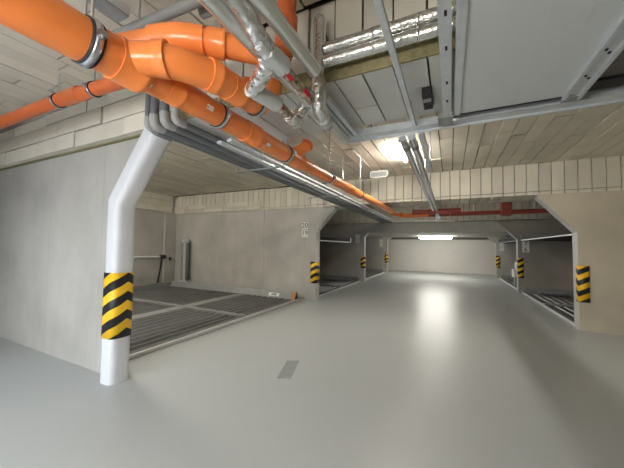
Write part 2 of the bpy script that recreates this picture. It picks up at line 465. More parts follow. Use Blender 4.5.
# ------------------------------------------------------------------ bay number plates
def text_mesh(txt, size, m, parent, loc, name):
    cu = bpy.data.curves.new('digits', 'FONT'); cu.body = txt; cu.size = size; cu.align_x = 'CENTER'; cu.align_y = 'CENTER'; cu.extrude = .001
    to = bpy.data.objects.new('digits', cu); COL.objects.link(to)
    bpy.context.view_layer.update()
    me = bpy.data.meshes.new_from_object(to.evaluated_get(bpy.context.evaluated_depsgraph_get()))
    bpy.data.objects.remove(to); bpy.data.curves.remove(cu)
    me.transform(Matrix.Rotation(PI / 2, 4, 'X')); me.transform(Matrix.Translation(Vector(loc) - base_of(parent)))
    me.materials.clear(); me.materials.append(m)
    o = bpy.data.objects.new(name, me); COL.objects.link(o); o.parent = parent
    return o
def plate(x, y, z, txt, label, w=.2, h=.2):
    t = thing('number_plate', (x, y, z), label, 'sign', 'bay number plates on the wall ends')
    MB().box(x - w / 2, x + w / 2, y - .006, y + .002, z, z + h, .001).build('plate', M['plate'], t)
    if txt: text_mesh(txt, .2, M['ink'], t, (x, y - .008, z + h / 2), 'digits')
plate(-3.74, 7.24, 1.985, '20', 'white plate numbered 20 on the second left wall')
plate(-3.74, 7.24, 1.765, '19', 'white plate numbered 19 on the second left wall')
plate(2.345, 12.1, 1.585, '7', 'white plate numbered 7 above the striped guard on the right')
plate(2.345, 12.1, 1.405, '6', 'white plate numbered 6 above the striped guard on the right', h=.175)
plate(-3.68, 12.2, 1.86, '', 'upper of two blank dull plates on the third left wall')
plate(-3.68, 12.2, 1.65, '', 'lower of two blank dull plates on the third left wall')
plate(-3.75, 17.3, 1.78, '', 'upper of two small pale plates beside the end wall on the left')
plate(-3.75, 17.3, 1.56, '', 'lower of two small pale plates beside the end wall on the left')
plate(2.36, 17.3, 1.62, '', 'upper of two small pale plates on the farthest right wall')
plate(2.36, 17.3, 1.40, '', 'lower of two small pale plates on the farthest right wall')

# ------------------------------------------------------------------ car stacker platforms
def platform(x0, x1, y0, y1, z, label, side, cross=None, mid=None, sign=False, raised=False, reflector=False):
    """x0 = aisle side"""
    t = thing('parking_platform', ((x0 + x1) / 2, (y0 + y1) / 2, z), label, 'car lift platform', 'car stacker platforms in the bays')
    s = 1 if x1 > x0 else -1
    lo, hi = min(x0, x1), max(x0, x1)
    mid = mid or []
    MB().box(min(x0 + s * .02, x1), max(x0 + s * .02, x1), y0, y1, z, z + .02).build('base_sheet', M['deck_dark'], t)
    MB().box(x0, x0 + s * .035, y0, y1, z, z + (.03 if raised else .05)).build('front_edge', M['edge_white'], t)
    # ribbed sheets between the beams
    xs = [x0 + s * .2] + [q for q in mid] + [x1 - s * .06]
    ys = [y0 + .05] + ([cross] if cross else []) + [y1 - .16]
    for i in range(len(xs) - 1):
        for j in range(len(ys) - 1):
            r = MB(); a, b_ = xs[i] + (s * .16 if i else 0), xs[i + 1] - s * (.16 if i < len(xs) - 2 else 0)
            n = max(2, int(abs(b_ - a) / .17))
            for k in range(n):
                xc = a + (b_ - a) * (k + .5) / n
                ya = ys[j] + (.07 if j else 0); yb = ys[j + 1] - (.07 if j < len(ys) - 2 else 0)
                hw = abs(b_ - a) / n
                r.prism([(xc - hw * .27, z + .02), (xc - hw * .15, z + .05), (xc + hw * .15, z + .05), (xc + hw * .27, z + .02)], 'Y', ya, yb)
            r.build('ribbed_sheet', M['deck'], t)
    for q in mid: MB().box(q - .15, q + .15, y0 + .03, y1 - .16, z + .02, z + .052, .004).build('track_beam', M['kerb'], t)
    if cross: MB().box(lo + .06, hi - .06, cross - .06, cross + .06, z + .02, z + .07, .004).build('cross_beam', M['kerb'], t)
    MB().box(x0 + s * .035, x0 + s * .2, y0, y1, z + .02, z + .035).build('front_sheet', M['deck'], t)
    if not raised:
        k = MB(); k.prism([(y1 - .16, z + .02), (y1, z + .02), (y1, z + .2), (y1 - .05, z + .2)], 'X', *((lo, hi - .1) if s < 0 else (lo + .1, hi)))
        k.build('side_kerb', M['kerb'], t)
        MB().box(x1 - s * .14, x1, y0, y1, z + .02, z + .17, .01).build('back_kerb', M['kerb'], t)
        if sign:
            g = MB(); sl = Vector((0, .11, .18)).normalized(); nn = Vector((0, -.18, .11)).normalized()
            cc = Vector((x0 + s * .8, y1 - .105, z + .11)) + nn * .004
            g.obox(cc, ((1, 0, 0), sl, nn), (.17, .05, .004)); o = g.build('warning_plate', M['plate'], t); o['label'] = 'white warning plate'
            g = MB()
            for q in (-.03, 0., .03): g.obox(cc + sl * q * .8 + nn * .006 + Vector((.02 * (q > 0), 0, 0)), ((1, 0, 0), sl, nn), (.09, .006, .002))
            g.build('printed_mark', M['ink'], o)
        if reflector:
            g = MB().prism([(y1 - .17, z + .02), (y1 + .0, z + .02), (y1 + .0, z + .22), (y1 - .06, z + .22)], 'X', x0 + s * .10, x0 + s * .22)
            o = g.build('end_cap', M['sticker_orange'], t); o['label'] = 'orange end cap of the side kerb'
    else:
        MB().box(lo, hi, y0, y0 + .08, z, z + .2).build('side_beam', M['galv_dull'], t)
        MB().box(lo, hi, y1 - .08, y1, z, z + .2).build('side_beam', M['galv_dull'], t)
        for yy in (y0 + .04, y1 - .04):
            MB().box(x1 - s * .16, x1 - s * .02, yy - .07, yy + .07, 0, z + .02).build('lift_post', M['galv_dull'], t)
    return t
platform(-3.73, -8.95, 2.2, 7.02, .004, 'wide ribbed steel parking platform at floor level behind the white pillar', -1, cross=4.72, mid=[-5.6], sign=True, reflector=True)
platform(-3.5, -9.12, 7.62, 10.75, 1.66, 'raised dark parking platform in the second left bay', -1, raised=True)
platform(-3.5, -8.9, 7.6, 12.1, .004, 'floor level parking platform in the dark second left bay', -1, cross=9.9)
platform(-3.5, -8.9, 12.6, 17.2, .004, 'floor level parking platform in the farthest left bay', -1)
platform(2.2, 7.97, 7.34, 12.06, 1.80, 'raised parking platform in the near right bay with thin pale edge', 1, raised=True)
platform(2.2, 7.76, 7.4, 12.06, .004, 'floor level parking platform in the near right bay with pale front edge', 1, cross=9.7, mid=[4.2])
platform(2.2, 7.97, 12.4, 17.2, 1.80, 'raised parking platform in the farthest right bay', 1, raised=True)
platform(2.2, 7.76, 12.4, 17.2, .004, 'floor level parking platform in the farthest right bay', 1)

# chocks / folded guide rails lying on the dark platforms
def chock(x, y, z, label):
    t = thing('wheel_chock', (x, y, z), label, 'wheel chock')
    MB().box(x - .28, x + .28, y - .1, y + .1, z, z + .05, .01).build('base', M['deck'], t)
    for q in (-.06, .02): MB().box(x - .25, x + .25, y + q, y + q + .035, z + .05, z + .12, .008).build('ridge', M['kerb'], t)
chock(2.95, 11.6, .056, 'ridged grey chock lying on the near right floor platform')
chock(-4.6, 11.4, .056, 'ridged grey chock lying on the second left floor platform')

# pale control unit by the second right wall end
t = thing('control_unit', (2.45, 14.0, .05), 'pale stepped control unit just behind the right wall end with plates 7 and 6', 'control unit')
MB().box(2.26, 2.66, 13.8, 14.2, .38, .70, .02).build('lower_housing', M['plate'], t)
MB().box(2.36, 2.62, 13.82, 14.16, .70, .98, .02).build('upper_housing', M['plate'], t)
MB().box(2.40, 2.56, 13.86, 14.1, .98, 1.22, .01).build('motor', M['black'], t)
MB().box(2.32, 2.6, 13.88, 14.14, .05, .38).build('stand', M['galv_dull'], t)

# steel mast, handrail and lever by the back of the first bay
t = thing('lift_mast', (-8.35, 7.1, .0), 'short twin steel lift mast by the back corner of the first left bay', 'lift mast')
MB().box(-8.55, -8.45, 7.08, 7.18, 0, 1.62, .008).build('column', M['galv_dull'], t)
MB().box(-8.44, -8.33, 7.06, 7.18, 0, 1.6, .008).build('column', M['galv'], t)
MB().cyl((-8.27, 7.1, 0), (-8.27, 7.1, 1.56), .055).build('hydraulic_cylinder', M['deck'], t)
MB().sweep([(-8.45, 7.06, 1.6), (-8.2, 7.06, 1.62)], .06).build('head_roller', M['galv'], t)
MB().box(-8.62, -8.2, 7.03, 7.23, .0, .24, .005).build('foot_plate', M['galv'], t)
t = thing('wall_rail', (BL + .1, 4.8, 1.06), 'thin pale rail along the back wall of the first left bay', 'rail')
MB().cyl((BL + .1, 2.5, 1.06), (BL + .1, 6.62, 1.06), .035).build('tube', M['white_paint'], t)
for yy in (3., 4.8, 6.3): MB().box(BL, BL + .11, yy - .02, yy + .02, 1.03, 1.09).build('bracket', M['galv_dull'], t)
t = thing('locking_lever', (BL + .13, 6.66, .1), 'black upright locking lever at the end of the pale rail', 'lever')
MB().sweep([(BL + .16, 6.52, .17), (BL + .16, 6.6, .6), (BL + .16, 6.66, 1.05)], .03).build('arm', M['black'], t)
MB().cyl((BL + .05, 6.68, 1.06), (BL + .25, 6.68, 1.06), .07).build('pivot', M['deck_dark'], t)
t = thing('limit_switch', (BL + .12, 6.95, .95), 'small dark switch on the corner strip beside the black lever', 'switch')
MB().box(BL + .09, BL + .15, 6.98, 7.06, .93, 1.03, .01).build('box', M['black'], t)
MB().cyl((BL + .12, 7.02, .98), (BL + .22, 7.02, .98), .02).build('roller', M['steel'], t)

# ------------------------------------------------------------------ floor patch
t = thing('floor_cover', (-1.78, 3.08, 0), 'small darker rectangular cover set in the floor', 'floor cover')
q = [(-1.775, 2.80), (-1.635, 2.87), (-1.785, 3.36), (-1.93, 3.29)]
MB().prism(q, 'Z', .0005, .003).build('cover', M['patch'], t)
t.name = 'floor_cover'

# ------------------------------------------------------------------ orange drain pipes
def socket(x, p, d, r, parent, name='socket', m=None, L=.13):
    d = Vector(d).normalized(); p = Vector(p)
    b = MB(); b.sweep([p - d * L / 2, p + d * (L / 2 - .02), p + d * (L / 2 - .015), p + d * L / 2], [r * 1.09, r * 1.09, r * 1.13, r * 1.10], 28)
    return b.build(name, m or M['orange'], parent)
A = Vector((-1.5, -.6, 2.415)); Bp = Vector((-1.5, .98, 2.425)); Cc = Vector((-1.515, 2.8, 2.442)); D = Vector((-1.44, 7.9, 2.485))
main = thing('drain_pipe', (-1.5, .5, 2.3), 'thick orange drain pipe running lengthwise below the ceiling to the far beam', 'pipe')
MB().sweep([A, (-1.5, .96, 2.424)], .100, 32).build('pipe', M['orange'], main)
MB().sweep([(-1.5, .9, 2.424), Bp, (-1.497, 1.35, 2.43)], .086, 32).build('pipe', M['orange'], main)
MB().sweep([(-1.497, 1.30, 2.43), Cc], .082, 32).build('pipe', M['orange'], main)
MB().sweep([Cc, D], .070, 28).build('pipe', M['orange'], main)
socket(0, (-1.5, .87, 2.424), (0, 1, 0), .100, main, L=.14)
socket(0, (-1.497, 1.13, 2.43), (0, 1, 0), .083, main, L=.1)
socket(0, (-1.504, 1.88, 2.4345), (0, 1, 0), .082, main, L=.16)
socket(0, (-1.514, 2.72, 2.442), (.015, 1, 0), .077, main, L=.16)
socket(0, (-1.491, 4.45, 2.456), (.015, 1, 0), .070, main, L=.14)
# the wye arm swings out, turns at an elbow and runs beside the main pipe
V2 = [(-1.51, .84, 2.44), (-1.30, .965, 2.45), (-1.205, 1.20, 2.46), (-1.205, 1.62, 2.475), (-1.205, 1.76, 2.70)]
MB().sweep([V2[0], V2[1], V2[2], (-1.205, 1.36, 2.467)], .082, 30, bend=.1).build('wye_arm', M['orange'], main)
MB().sweep([(-1.205, 1.30, 2.465), V2[3], V2[4]], .073, 28, bend=.1).build('branch_pipe', M['orange'], main)
socket(0, (-1.33, .947, 2.45), (.85, .5, .03), .082, main, L=.06)
socket(0, (-1.215, 1.17, 2.46), (.25, 1, .05), .082, main, L=.06)
socket(0, (-1.205, 1.34, 2.466), (0, 1, .05), .078, main, L=.12)
o = MB(); o.cyl((-1.205, 1.47, 2.53), (-1.205, 1.47, 2.57), .05); o.cyl((-1.205, 1.47, 2.565), (-1.205, 1.47, 2.585), .058); o.build('inspection_cap', M['orange_dark'], main)
# branch tee going up to the ceiling with a dark red lid
tee = MB().sweep([(-1.515, 2.56, 2.45), (-1.45, 2.67, 2.53), (-1.41, 2.74, 2.60)], .062, 24, bend=.06); tee.build('tee_arm', M['orange'], main)
MB().cyl((-1.41, 2.735, 2.595), (-1.402, 2.75, 2.62), .072).build('tee_lid', M['orange_dark'], main)
# small white stickers on the main pipe
for (yy, a, w) in ((.95, -1.05, .03), (1.36, -.35, .035), (2.05, -.6, .03)):
    n = Vector((math.cos(a), 0, math.sin(a))); c0 = Vector((-1.497, yy, 2.43)) + n * (.0885 if yy < 1.3 else .0835)
    MB().obox(c0, (n, (0, 1, 0), n.cross(Vector((0, 1, 0)))), (.002, w * .8, w * .45)).build('sticker', M['plate'], main)
# upper branch pipe, coming over the main one at 45 degrees
up3 = thing('drain_pipe', (-1.4, 1.0, 2.6), 'upper orange drain pipe with a thick elbow passing behind the silver pipes', 'pipe')
MB().sweep([(-2.0, .92, 2.66), (-1.50, 1.03, 2.66), (-1.34, 1.075, 2.66), (-.96, 1.42, 2.66)], .068, 28, bend=.1).build('pipe', M['orange'], up3)
MB().sweep([(-1.52, 1.025, 2.66), (-1.37, 1.065, 2.66), (-1.26, 1.15, 2.66)], .079, 28, bend=.08).build('elbow', M['orange'], up3)
socket(0, (-1.21, 1.19, 2.66), (.41, .36, 0), .073, up3, L=.1)
MB().sweep([(-.97, 1.41, 2.66), (-.93, 1.47, 2.67), (-.92, 1.5, 3.2)], .06, 24, bend=.05).build('riser', M['orange_dark'], up3)
socket(0, (-.922, 1.493, 2.88), (0, .02, 1), .06, up3, m=M['orange_dark'], L=.12)
# slimmer crosswise pipe over the near left wall
cr = thing('drain_pipe', (-3, 1.45, 2.95), 'slimmer dull orange pipe running crosswise above the near left wall', 'pipe')
MB().sweep([(-6.6, 1.36, 2.93), (-3.55, 1.44, 2.955), (-1.75, 1.52, 2.93)], .062, 24).build('pipe', M['orange_dark'], cr)
for xx in (-3.55, -2.95):
    pass
socket(0, (-3.38, 1.45, 2.955), (1, .04, 0), .064, cr, m=M['orange_dark'], L=.3)

# pipe clamps with threaded rods to the ceiling
CG = 'rubber lined clamps on the orange pipes'
def clamp(p, d, r, label, ztop=CZ + .01, rods=1, big=False):
    p = Vector(p); d = Vector(d).normalized()
    t = thing('pipe_clamp', p - Vector((0, 0, r)), label, 'pipe clamp', CG)
    w = .055 if big else .04
    MB().ring(p, d, r, r + .007, w).build('rubber_lining', M['rubber'], t)
    MB().ring(p, d, r + .006, r + .011, w * .55).build('steel_band', M['steel'], t)
    side = d.cross(Vector((0, 0, 1))).normalized()
    for s in (-1, 1):
        c0 = p + side * s * (r + .02)
        MB().obox(c0, (side, d, (0, 0, 1)), (.018, w * .3, .012)).build('lug', M['steel'], t)
        MB().cyl(c0 - Vector((0, 0, .022)), c0 + Vector((0, 0, .022)), .007, 8).build('bolt', M['steel'], t)
    for k in range(rods):
        off = d * (.0 if rods == 1 else (k - .5) * .07)
        if ztop > p.z + r: MB().cyl(p + off * 0 + side * (0 if rods == 1 else (k - .5) * .06) + Vector((0, 0, r + .008)), p + side * (0 if rods == 1 else (k - .5) * .06) + Vector((0, 0, ztop - p.z)), .007, 8).build('threaded_rod', M['steel'], t)
clamp((-1.5, .69, 2.423), (0, 1, 0), .100, 'largest clamp with bright band, on the thick orange pipe before its wye', rods=2, big=True)
clamp((-1.4995, 1.52, 2.432), (0, 1, 0), .082, 'clamp on the main orange pipe below the orange branch pipe')
clamp((-1.511, 2.47, 2.439), (.01, 1, 0), .082, 'clamp on the main orange pipe just before the capped tee', ztop=2.64)
clamp((-1.503, 3.62, 2.449), (.015, 1, 0), .070, 'first clamp on the main orange pipe beyond the capped tee')
clamp((-1.482, 5.05, 2.461), (.015, 1, 0), .070, 'clamp on the far stretch of the main orange pipe, near the hanging white box')
clamp((-1.205, 1.57, 2.473), (0, 1, .05), .073, 'clamp on the orange branch pipe beside the silver pipes')
clamp((-3.62, 1.438, 2.954), (1, .03, 0), .063, 'left of two thin clamps on the crosswise dull orange pipe')
clamp((-3.02, 1.465, 2.9475), (1, .04, 0), .063, 'right of two thin clamps on the crosswise dull orange pipe')

# ------------------------------------------------------------------ grey conduits
GC = 'grey conduits bending from the ceiling and running along the aisle'
for i, (x, r, mm, lab) in enumerate(((-2.57, .026, 'grey_pvc_light', 'outermost slim grey conduit, over the head of the white pillar'),
                                     (-2.475, .037, 'grey_pvc', 'thick grey conduit second from the white pillar'),
                                     (-2.33, .036, 'grey_pvc', 'thick grey conduit third from the white pillar'),
                                     (-2.19, .032, 'grey_pvc', 'slim grey conduit fourth from the white pillar'))):
    t = thing('conduit', (x, 1.6, 2.5), lab, 'conduit', GC)
    zz = 2.598
    yv = 1.70
    MB().sweep([(x, yv, 3.222), (x, yv, zz), (x, 4.5, zz - .01), (x, 12.0, zz - .05)], r, 18, bend=.07).build('pipe', M['grey_pvc'], t)
    MB().sweep([(x, yv, zz + .1), (x, yv, zz), (x, yv + .1, zz)], r * 1.15, 18, bend=.068).build('elbow', M['grey_pvc_light'], t)
    MB().cyl((x, yv + .30 + .06 * i, zz), (x, yv + .36 + .06 * i, zz), r * 1.15).build('coupling', M['grey_pvc'], t)
for yy in (3.0, 5.2):
    tt = thing('conduit_bracket', (-2.43, yy, 2.5), 'steel bracket strip under the grey conduits, %s' % ('near the white pillar' if yy < 4 else 'toward the second left wall'), 'bracket', 'bracket strips under the grey conduits')
    MB().box(-2.63, -1.86, yy, yy + .04, 2.486, 2.5).build('strip', M['galv_dull'], tt)
    for xx in (-2.62, -1.88): MB().cyl((xx, yy + .02, 2.49), (xx, yy + .02, CZ + .01), .006, 8).build('rod', M['steel'], tt)
for x, lab in ((-2.06, 'left of two thin pale rails beside the grey conduits'), (-1.93, 'right of two thin pale rails, nearest the orange pipe')):
    tag(MB().box(x - .03, x + .03, 2.1, 11.9, 2.505, 2.535, .004).build('cable_rail', M['galv']), lab, 'rail', 'pale cable rails along the aisle')
# crosswise conduits under the ceiling near the top edge
for (a, b_, r, lab) in (((-2.4, 1.18, 3.02), (-.6, 1.26, 3.02), .034, 'thick grey conduit crossing above the upper orange pipe'),
                        ((-1.5, 1.34, 3.06), (1.2, 1.38, 3.06), .036, 'grey conduit crossing above the silver riser'),
                        ((-1.6, 1.08, 3.1), (.9, 1.1, 3.1), .03, 'slim grey conduit crossing nearest the top of the picture')):
    t = thing('crossing_conduit', (a[0], a[1], a[2]), lab, 'conduit', 'conduits crossing under the ceiling')
    MB().sweep([a, b_], r, 18).build('pipe', M['conduit_dull'], t)
    for k in (.25, .8):
        p0 = Vector(a).lerp(Vector(b_), k); MB().cyl(p0, (p0.x, p0.y, CZ + .01), .007, 8).build('hanger', M['steel'], t)
t = thing('steel_channel', (-1.96, .9, 3.0), 'galvanised channel rail under the ceiling behind the thick orange pipe', 'rail')
MB().box(-2.02, -1.90, .3, 1.1, 2.99, 3.0).build('web', M['galv_dull'], t)
for xx in (-2.02, -1.905): MB().box(xx, xx + .012, .3, 1.1, 3.0, 3.06).build('flange', M['galv'], t)
for yy in (.5, 1.0): MB().cyl((-1.96, yy, 3.0), (-1.96, yy, CZ + .01), .008, 8).build('hanger', M['steel'], t)

# ------------------------------------------------------------------ silver insulated pipes and valves
Z1 = 2.53
t = thing('insulated_pipe', (-.95, 1, Z1), 'left pale jacketed pipe running lengthwise beside the foil pipes', 'pipe')
MB().sweep([(-.895, -.6, Z1), (-.905, 2.58, Z1)], .042, 22).build('jacket', M['jacket_foil'], t)
t = thing('insulated_pipe', (-.74, 1, Z1), 'right silver jacketed pipe running lengthwise toward the riser', 'pipe')
MB().sweep([(-.715, -.6, Z1 + .02), (-.725, 1.5, Z1 + .02)], .04, 22).build('jacket', M['jacket_foil'], t)
MB().cyl((-.725, 1.49, Z1 + .02), (-.73, 1.63, Z1 + .02), .022).build('bare_end', M['brass'], t)
t = thing('insulated_pipe', (-.86, 1, 2.38), 'middle crinkled foil pipe that steps down to two grey insulated ends and valves', 'pipe')
MB().cyl((-.802, .5, Z1), (-.802, .5, CZ + .01), .006, 8).build('hanger', M['steel'], t)
MB().sweep([(-.80, -.6, Z1), (-.805, .95, Z1), (-.80, 1.10, 2.44)], .042, 22, bend=.05).build('foil_jacket', M['foil_crinkled'], t)
MB().sweep([(-.802, 1.06, 2.465), (-.80, 1.12, 2.44)], .05, 22).build('foil_elbow', M['foil_crinkled'], t)
MB().sweep([(-.80, 1.10, 2.44), (-.79, 1.25, 2.44)], .044, 32, prof=lambda th: (abs(math.cos(th)) ** 5 + abs(math.sin(th)) ** 5) ** -.2).build('grey_cover', M['jacket'], t)
MB().sweep([(-.83, 1.17, 2.43), (-1.0, 1.275, 2.38)], .046, 22).build('foil_link', M['foil_crinkled'], t)
MB().sweep([(-1.005, 1.25, 2.38), (-.968, 1.47, 2.38)], .046, 24).build('grey_end', M['jacket'], t)
def valve(p0, d, L, label, handle_up, r=.024):
    p0 = Vector(p0); d = Vector(d).normalized()
    t = thing('ball_valve', p0, label, 'valve', 'brass valves with red handles')
    MB().sweep([p0, p0 + d * L * .25, p0 + d * L * .25, p0 + d * L * .5, p0 + d * L * .5, p0 + d * L], [r * .8, r * .8, r * 1.35, r * 1.35, r * .8, r * .8], 16).build('body', M['brass'], t)
    MB().cyl(p0 + d * L * .02, p0 + d * L * .14, r * 1.3, 6).build('nut', M['brass'], t)
    MB().cyl(p0 + d * L * .82, p0 + d * L * .97, r * 1.3, 6).build('nut', M['brass'], t)
    c0 = p0 + d * L * .38; h = Vector(handle_up).normalized()
    MB().cyl(c0, c0 + h * .045, .008, 10).build('stem', M['brass'], t)
    MB().obox(c0 + h * .05 + d * .0, (d, h, d.cross(h)), (.038, .006, .011)).build('handle', M['red_handle'], t)
    return t
valve((-.79, 1.25, 2.435), (-.03, 1, 0), .16, 'brass valve with red handle after the upper grey cover', (.35, -.5, -.5))
valve((-.80, 1.45, 2.44), (-.03, 1, 0), .17, 'brass valve with red handle beside the foil riser', (.5, -.4, -.35))
valve((-.968, 1.475, 2.38), (-.05, 1, 0), .15, 'brass valve with red handle after the lower grey end', (.35, -.6, -.1))
t = thing('insulated_elbow', (-.98, 1.72, 2.3), 'short crinkled foil elbow after the lowest valve', 'pipe')
MB().sweep([(-.975, 1.63, 2.38), (-.985, 1.75, 2.375), (-.975, 1.77, 2.45), (-.925, 1.79, 2.52)], .045, 22, bend=.05).build('foil_jacket', M['foil_crinkled'], t)
t = thing('insulated_riser', (-.79, 1.70, 2.4), 'upright silver foil pipe with a crinkled elbow at its foot', 'pipe')
MB().sweep([(-.79, 1.70, 2.54), (-.79, 1.70, 3.02)], .042, 24).build('foil_jacket', M['foil'], t)
MB().sweep([(-.79, 1.70, 2.62), (-.79, 1.70, 2.43), (-.82, 1.86, 2.42)], .049, 24, bend=.07).build('foil_elbow', M['foil_crinkled'], t)
MB().ball((-.79, 1.70, 3.02), .046).build('foil_cap', M['foil_crinkled'], t)
MB().box(-.81, -.77, 1.73, 1.802, 2.94, 2.98).build('bracket', M['galv_dull'], t)
MB().cyl((-.815, 1.83, 2.42), (-.83, 1.92, 2.42), .051).build('grey_cover', M['jacket'], t)
MB().cyl((-.83, 1.91, 2.42), (-.84, 2.0, 2.42), .03).build('bare_end', M['brass'], t)
for z, lab in ((2.818, 'upper of two horizontal silver foil pipes below the beam face'), (2.732, 'lower of two horizontal silver foil pipes below the beam face')):
    t = thing('foil_pipe', (.3, 1.70, z - .04), lab, 'pipe', 'horizontal foil pipes below the beam')
    MB().sweep([(-.745, 1.70, z), (2.2, 1.70, z)], .039, 24).build('foil_jacket', M['foil'], t)
    for xx in (-.42, -.16): MB().ring((xx, 1.70, z), (1, 0, 0), .039, .0405, .012).build('tape_band', M['foil_crinkled'], t)

# ------------------------------------------------------------------ overhead door leaf, tracks and crossbar
ZD = 2.555
leaf = thing('overhead_door', (.4, 1.2, ZD), 'grey overhead door leaf lying open under the ceiling, top right', 'door')
p = MB(); p.box(.03, .70, -.9, 2.47, ZD, ZD + .045)
for xx in (.12, .245, .40, .56): p.box(xx, xx + .004, -.9, 2.47, ZD - .0012, ZD + .001)
p.build('panel', M['panel'], leaf)
MB().box(.035, .075, -.9, 2.47, ZD - .012, ZD - .003, .003).build('edge_profile', M['galv'], leaf)
MB().box(.05, .70, 2.47, 2.50, ZD + .0, ZD + .05).build('end_seal', M['black'], leaf)
ch = MB(); ch.box(.715, .775, -.9, 2.47, ZD - .012, ZD - .0); ch.box(.775, .795, -.9, 2.47, ZD - .035, ZD + .04); ch.box(.695, .715, -.9, 2.47, ZD - .03, ZD)
ch.build('stiffener', M['galv'], leaf)
for yy in (1.55, 1.95, 2.2, 1.1):
    for dx in (0, .035):
        MB().cyl((.733 + dx * .7, yy + dx, ZD - .018), (.733 + dx * .7, yy + dx, ZD - .010), .008, 8).build('bolt', M['deck_dark'], leaf)
MB().box(.70, .79, 2.44, 2.52, ZD - .03, ZD + .05, .006).build('corner_bracket', M['galv_dull'], leaf)
leaf2 = thing('side_panel', (1.8, 1.2, ZD + .08), 'dark brown perforated panel beyond the stiffener at the top right corner', 'panel')
MB().box(.82, 3.0, -.9, 2.40, ZD + .05, ZD + .085).build('sheet', M['panel_brown'], leaf2)
MB().box(1.02, 1.06, -.9, 2.40, ZD + .04, ZD + .05).build('rib', M['deck_dark'], leaf2)
for xx in (1.3, 2.6): MB().cyl((xx, .8, ZD + .08), (xx, .8, CZ + .01), .01, 8).build('hanger', M['steel'], leaf2)
MB().box(.82, 3.0, 2.40, 2.53, ZD + .03, ZD + .085).build('end_seal', M['black'], leaf2)
TG = 'door tracks along the open leaf'
t = thing('door_track', (-.02, 1.2, ZD), 'wide slotted galvanised track along the left edge of the grey door leaf', 'track', TG)
tr = MB(); tr.box(-.047, .0, -.9, 2.62, ZD + .0, ZD + .012); tr.box(-.047, -.037, -.9, 2.62, ZD + .012, ZD + .06); tr.box(.0, .012, -.9, 2.62, ZD - .012, ZD + .05)
tr.build('profile', M['galv'], t)
for yy in (1.35, 1.6, 1.95, 2.2): MB().box(-.02, -.008, yy, yy + .035, ZD - .002, ZD + .001).build('slot', M['black'], t)
MB().box(-.085, .03, 2.44, 2.62, ZD - .02, ZD + .0, .004).build('end_bracket', M['galv_dull'], t)
MB().cyl((.02, 2.50, ZD - .03), (.05, 2.50, ZD - .03), .022, 14).build('roller', M['steel'], t)
t = thing('door_track', (-.28, 1.2, ZD), 'narrow grey hanger bar running lengthwise left of the slotted track', 'track', TG)
MB().box(-.295, -.26, -.9, 2.58, ZD, ZD + .03, .003).build('profile', M['galv'], t)
MB().cyl((-.278, 2.3, ZD + .03), (-.278, 2.3, 2.66), .01, 8).build('hanger', M['steel'], t)
t = thing('door_track', (-.82, 2.0, ZD), 'paired galvanised tracks ending at the crossbar beside the foil elbow', 'track', TG)
for xx in (-.80, -.855): MB().box(xx - .018, xx + .018, 1.84, 2.58, ZD, ZD + .035, .003).build('profile', M['galv'], t)
MB().cyl((-.828, 1.95, ZD + .03), (-.828, 1.95, 2.66), .01, 8).build('hanger', M['steel'], t)
t = thing('crossbar', (.6, 2.6, ZD), 'bluish galvanised crossbar spanning the ends of the door tracks', 'crossbar')
MB().box(-.97, 3.0, 2.585, 2.60, ZD, ZD + .06).build('web', M['galv'], t)
MB().box(-.97, 3.0, 2.60, 2.70, ZD + .0, ZD + .012).build('flange', M['galv'], t)
MB().box(-.97, 3.0, 2.68, 2.70, ZD - .018, ZD + .012).build('lip', M['galv'], t)
for xx in (-.7, 1.2, 2.6): MB().box(xx, xx + .03, 2.62, 2.66, ZD + .012, CZ + .01).build('hanger', M['galv_dull'], t)
t = thing('junction_box', (-.13, 2.3, 2.6), 'small dark box hanging on the soffit left of the slotted track', 'box')
MB().box(-.18, -.115, 2.14, 2.38, 2.59, 2.656, .006).build('case', M['deck_dark'], t)
MB().box(-.175, -.12, 2.2, 2.24, 2.584, 2.592).build('lid', M['galv_dull'], t)

# tubes from the crossbar along the aisle to the far beam
for x, r, lab in ((-.395, .034, 'left of two galvanised tubes running from the crossbar to the far beam'), (-.315, .034, 'right of two galvanised tubes running from the crossbar to the far beam')):
    t = thing('galvanised_tube', (x, 5, 2.5), lab, 'tube', 'galvanised tubes along the aisle')
    MB().sweep([(x, 2.7, 2.515), (x, 8.12, 2.50)], r, 18).build('tube', M['steel'], t)
    MB().cyl((x, 2.9, 2.515), (x, 3.0, 2.515), r * 1.15).build('coupling', M['galv_dull'], t)
    MB().cyl((x, 5.4, 2.51), (x, 5.4, CZ + .01), .006, 8).build('hanger', M['steel'], t)
t = thing('flat_bar', (-.235, 3.4, 2.53), 'flat grey strip beside the galvanised tubes at the crossbar', 'bar')
MB().box(-.26, -.21, 2.69, 4.2, 2.53, 2.545, .003).build('strip', M['galv'], t)
MB().cyl((-.235, 4.1, 2.54), (-.235, 4.1, CZ + .01), .006, 8).build('hanger', M['steel'], t)

# ------------------------------------------------------------------ hanging box and lamps
t = thing('hanging_box', (-1.38, 6.2, 2.98), 'small white framed grey box hanging from a thin rod', 'box')
X0, X1, Y0, Z0, Z9 = -1.60, -1.20, 6.2, 3.02, 3.18
MB().box(X0 + .03, X1 - .03, Y0 - .004, Y0 + .044, Z0 + .03, Z9 - .03).build('grey_panel', M['grille'], t)
fr = MB(); fr.box(X0, X1, Y0 - .01, Y0 + .05, Z0, Z0 + .03); fr.box(X0, X1, Y0 - .01, Y0 + .05, Z9 - .03, Z9); fr.box(X0, X0 + .03, Y0 - .01, Y0 + .05, Z0, Z9); fr.box(X1 - .03, X1, Y0 - .01, Y0 + .05, Z0, Z9)
fr.build('frame', M['edge_paint'], t)
MB().cyl((-1.39, Y0 + .03, Z9), (-1.39, Y0 + .03, CZ), .012, 8).build('rod', M['steel'], t)

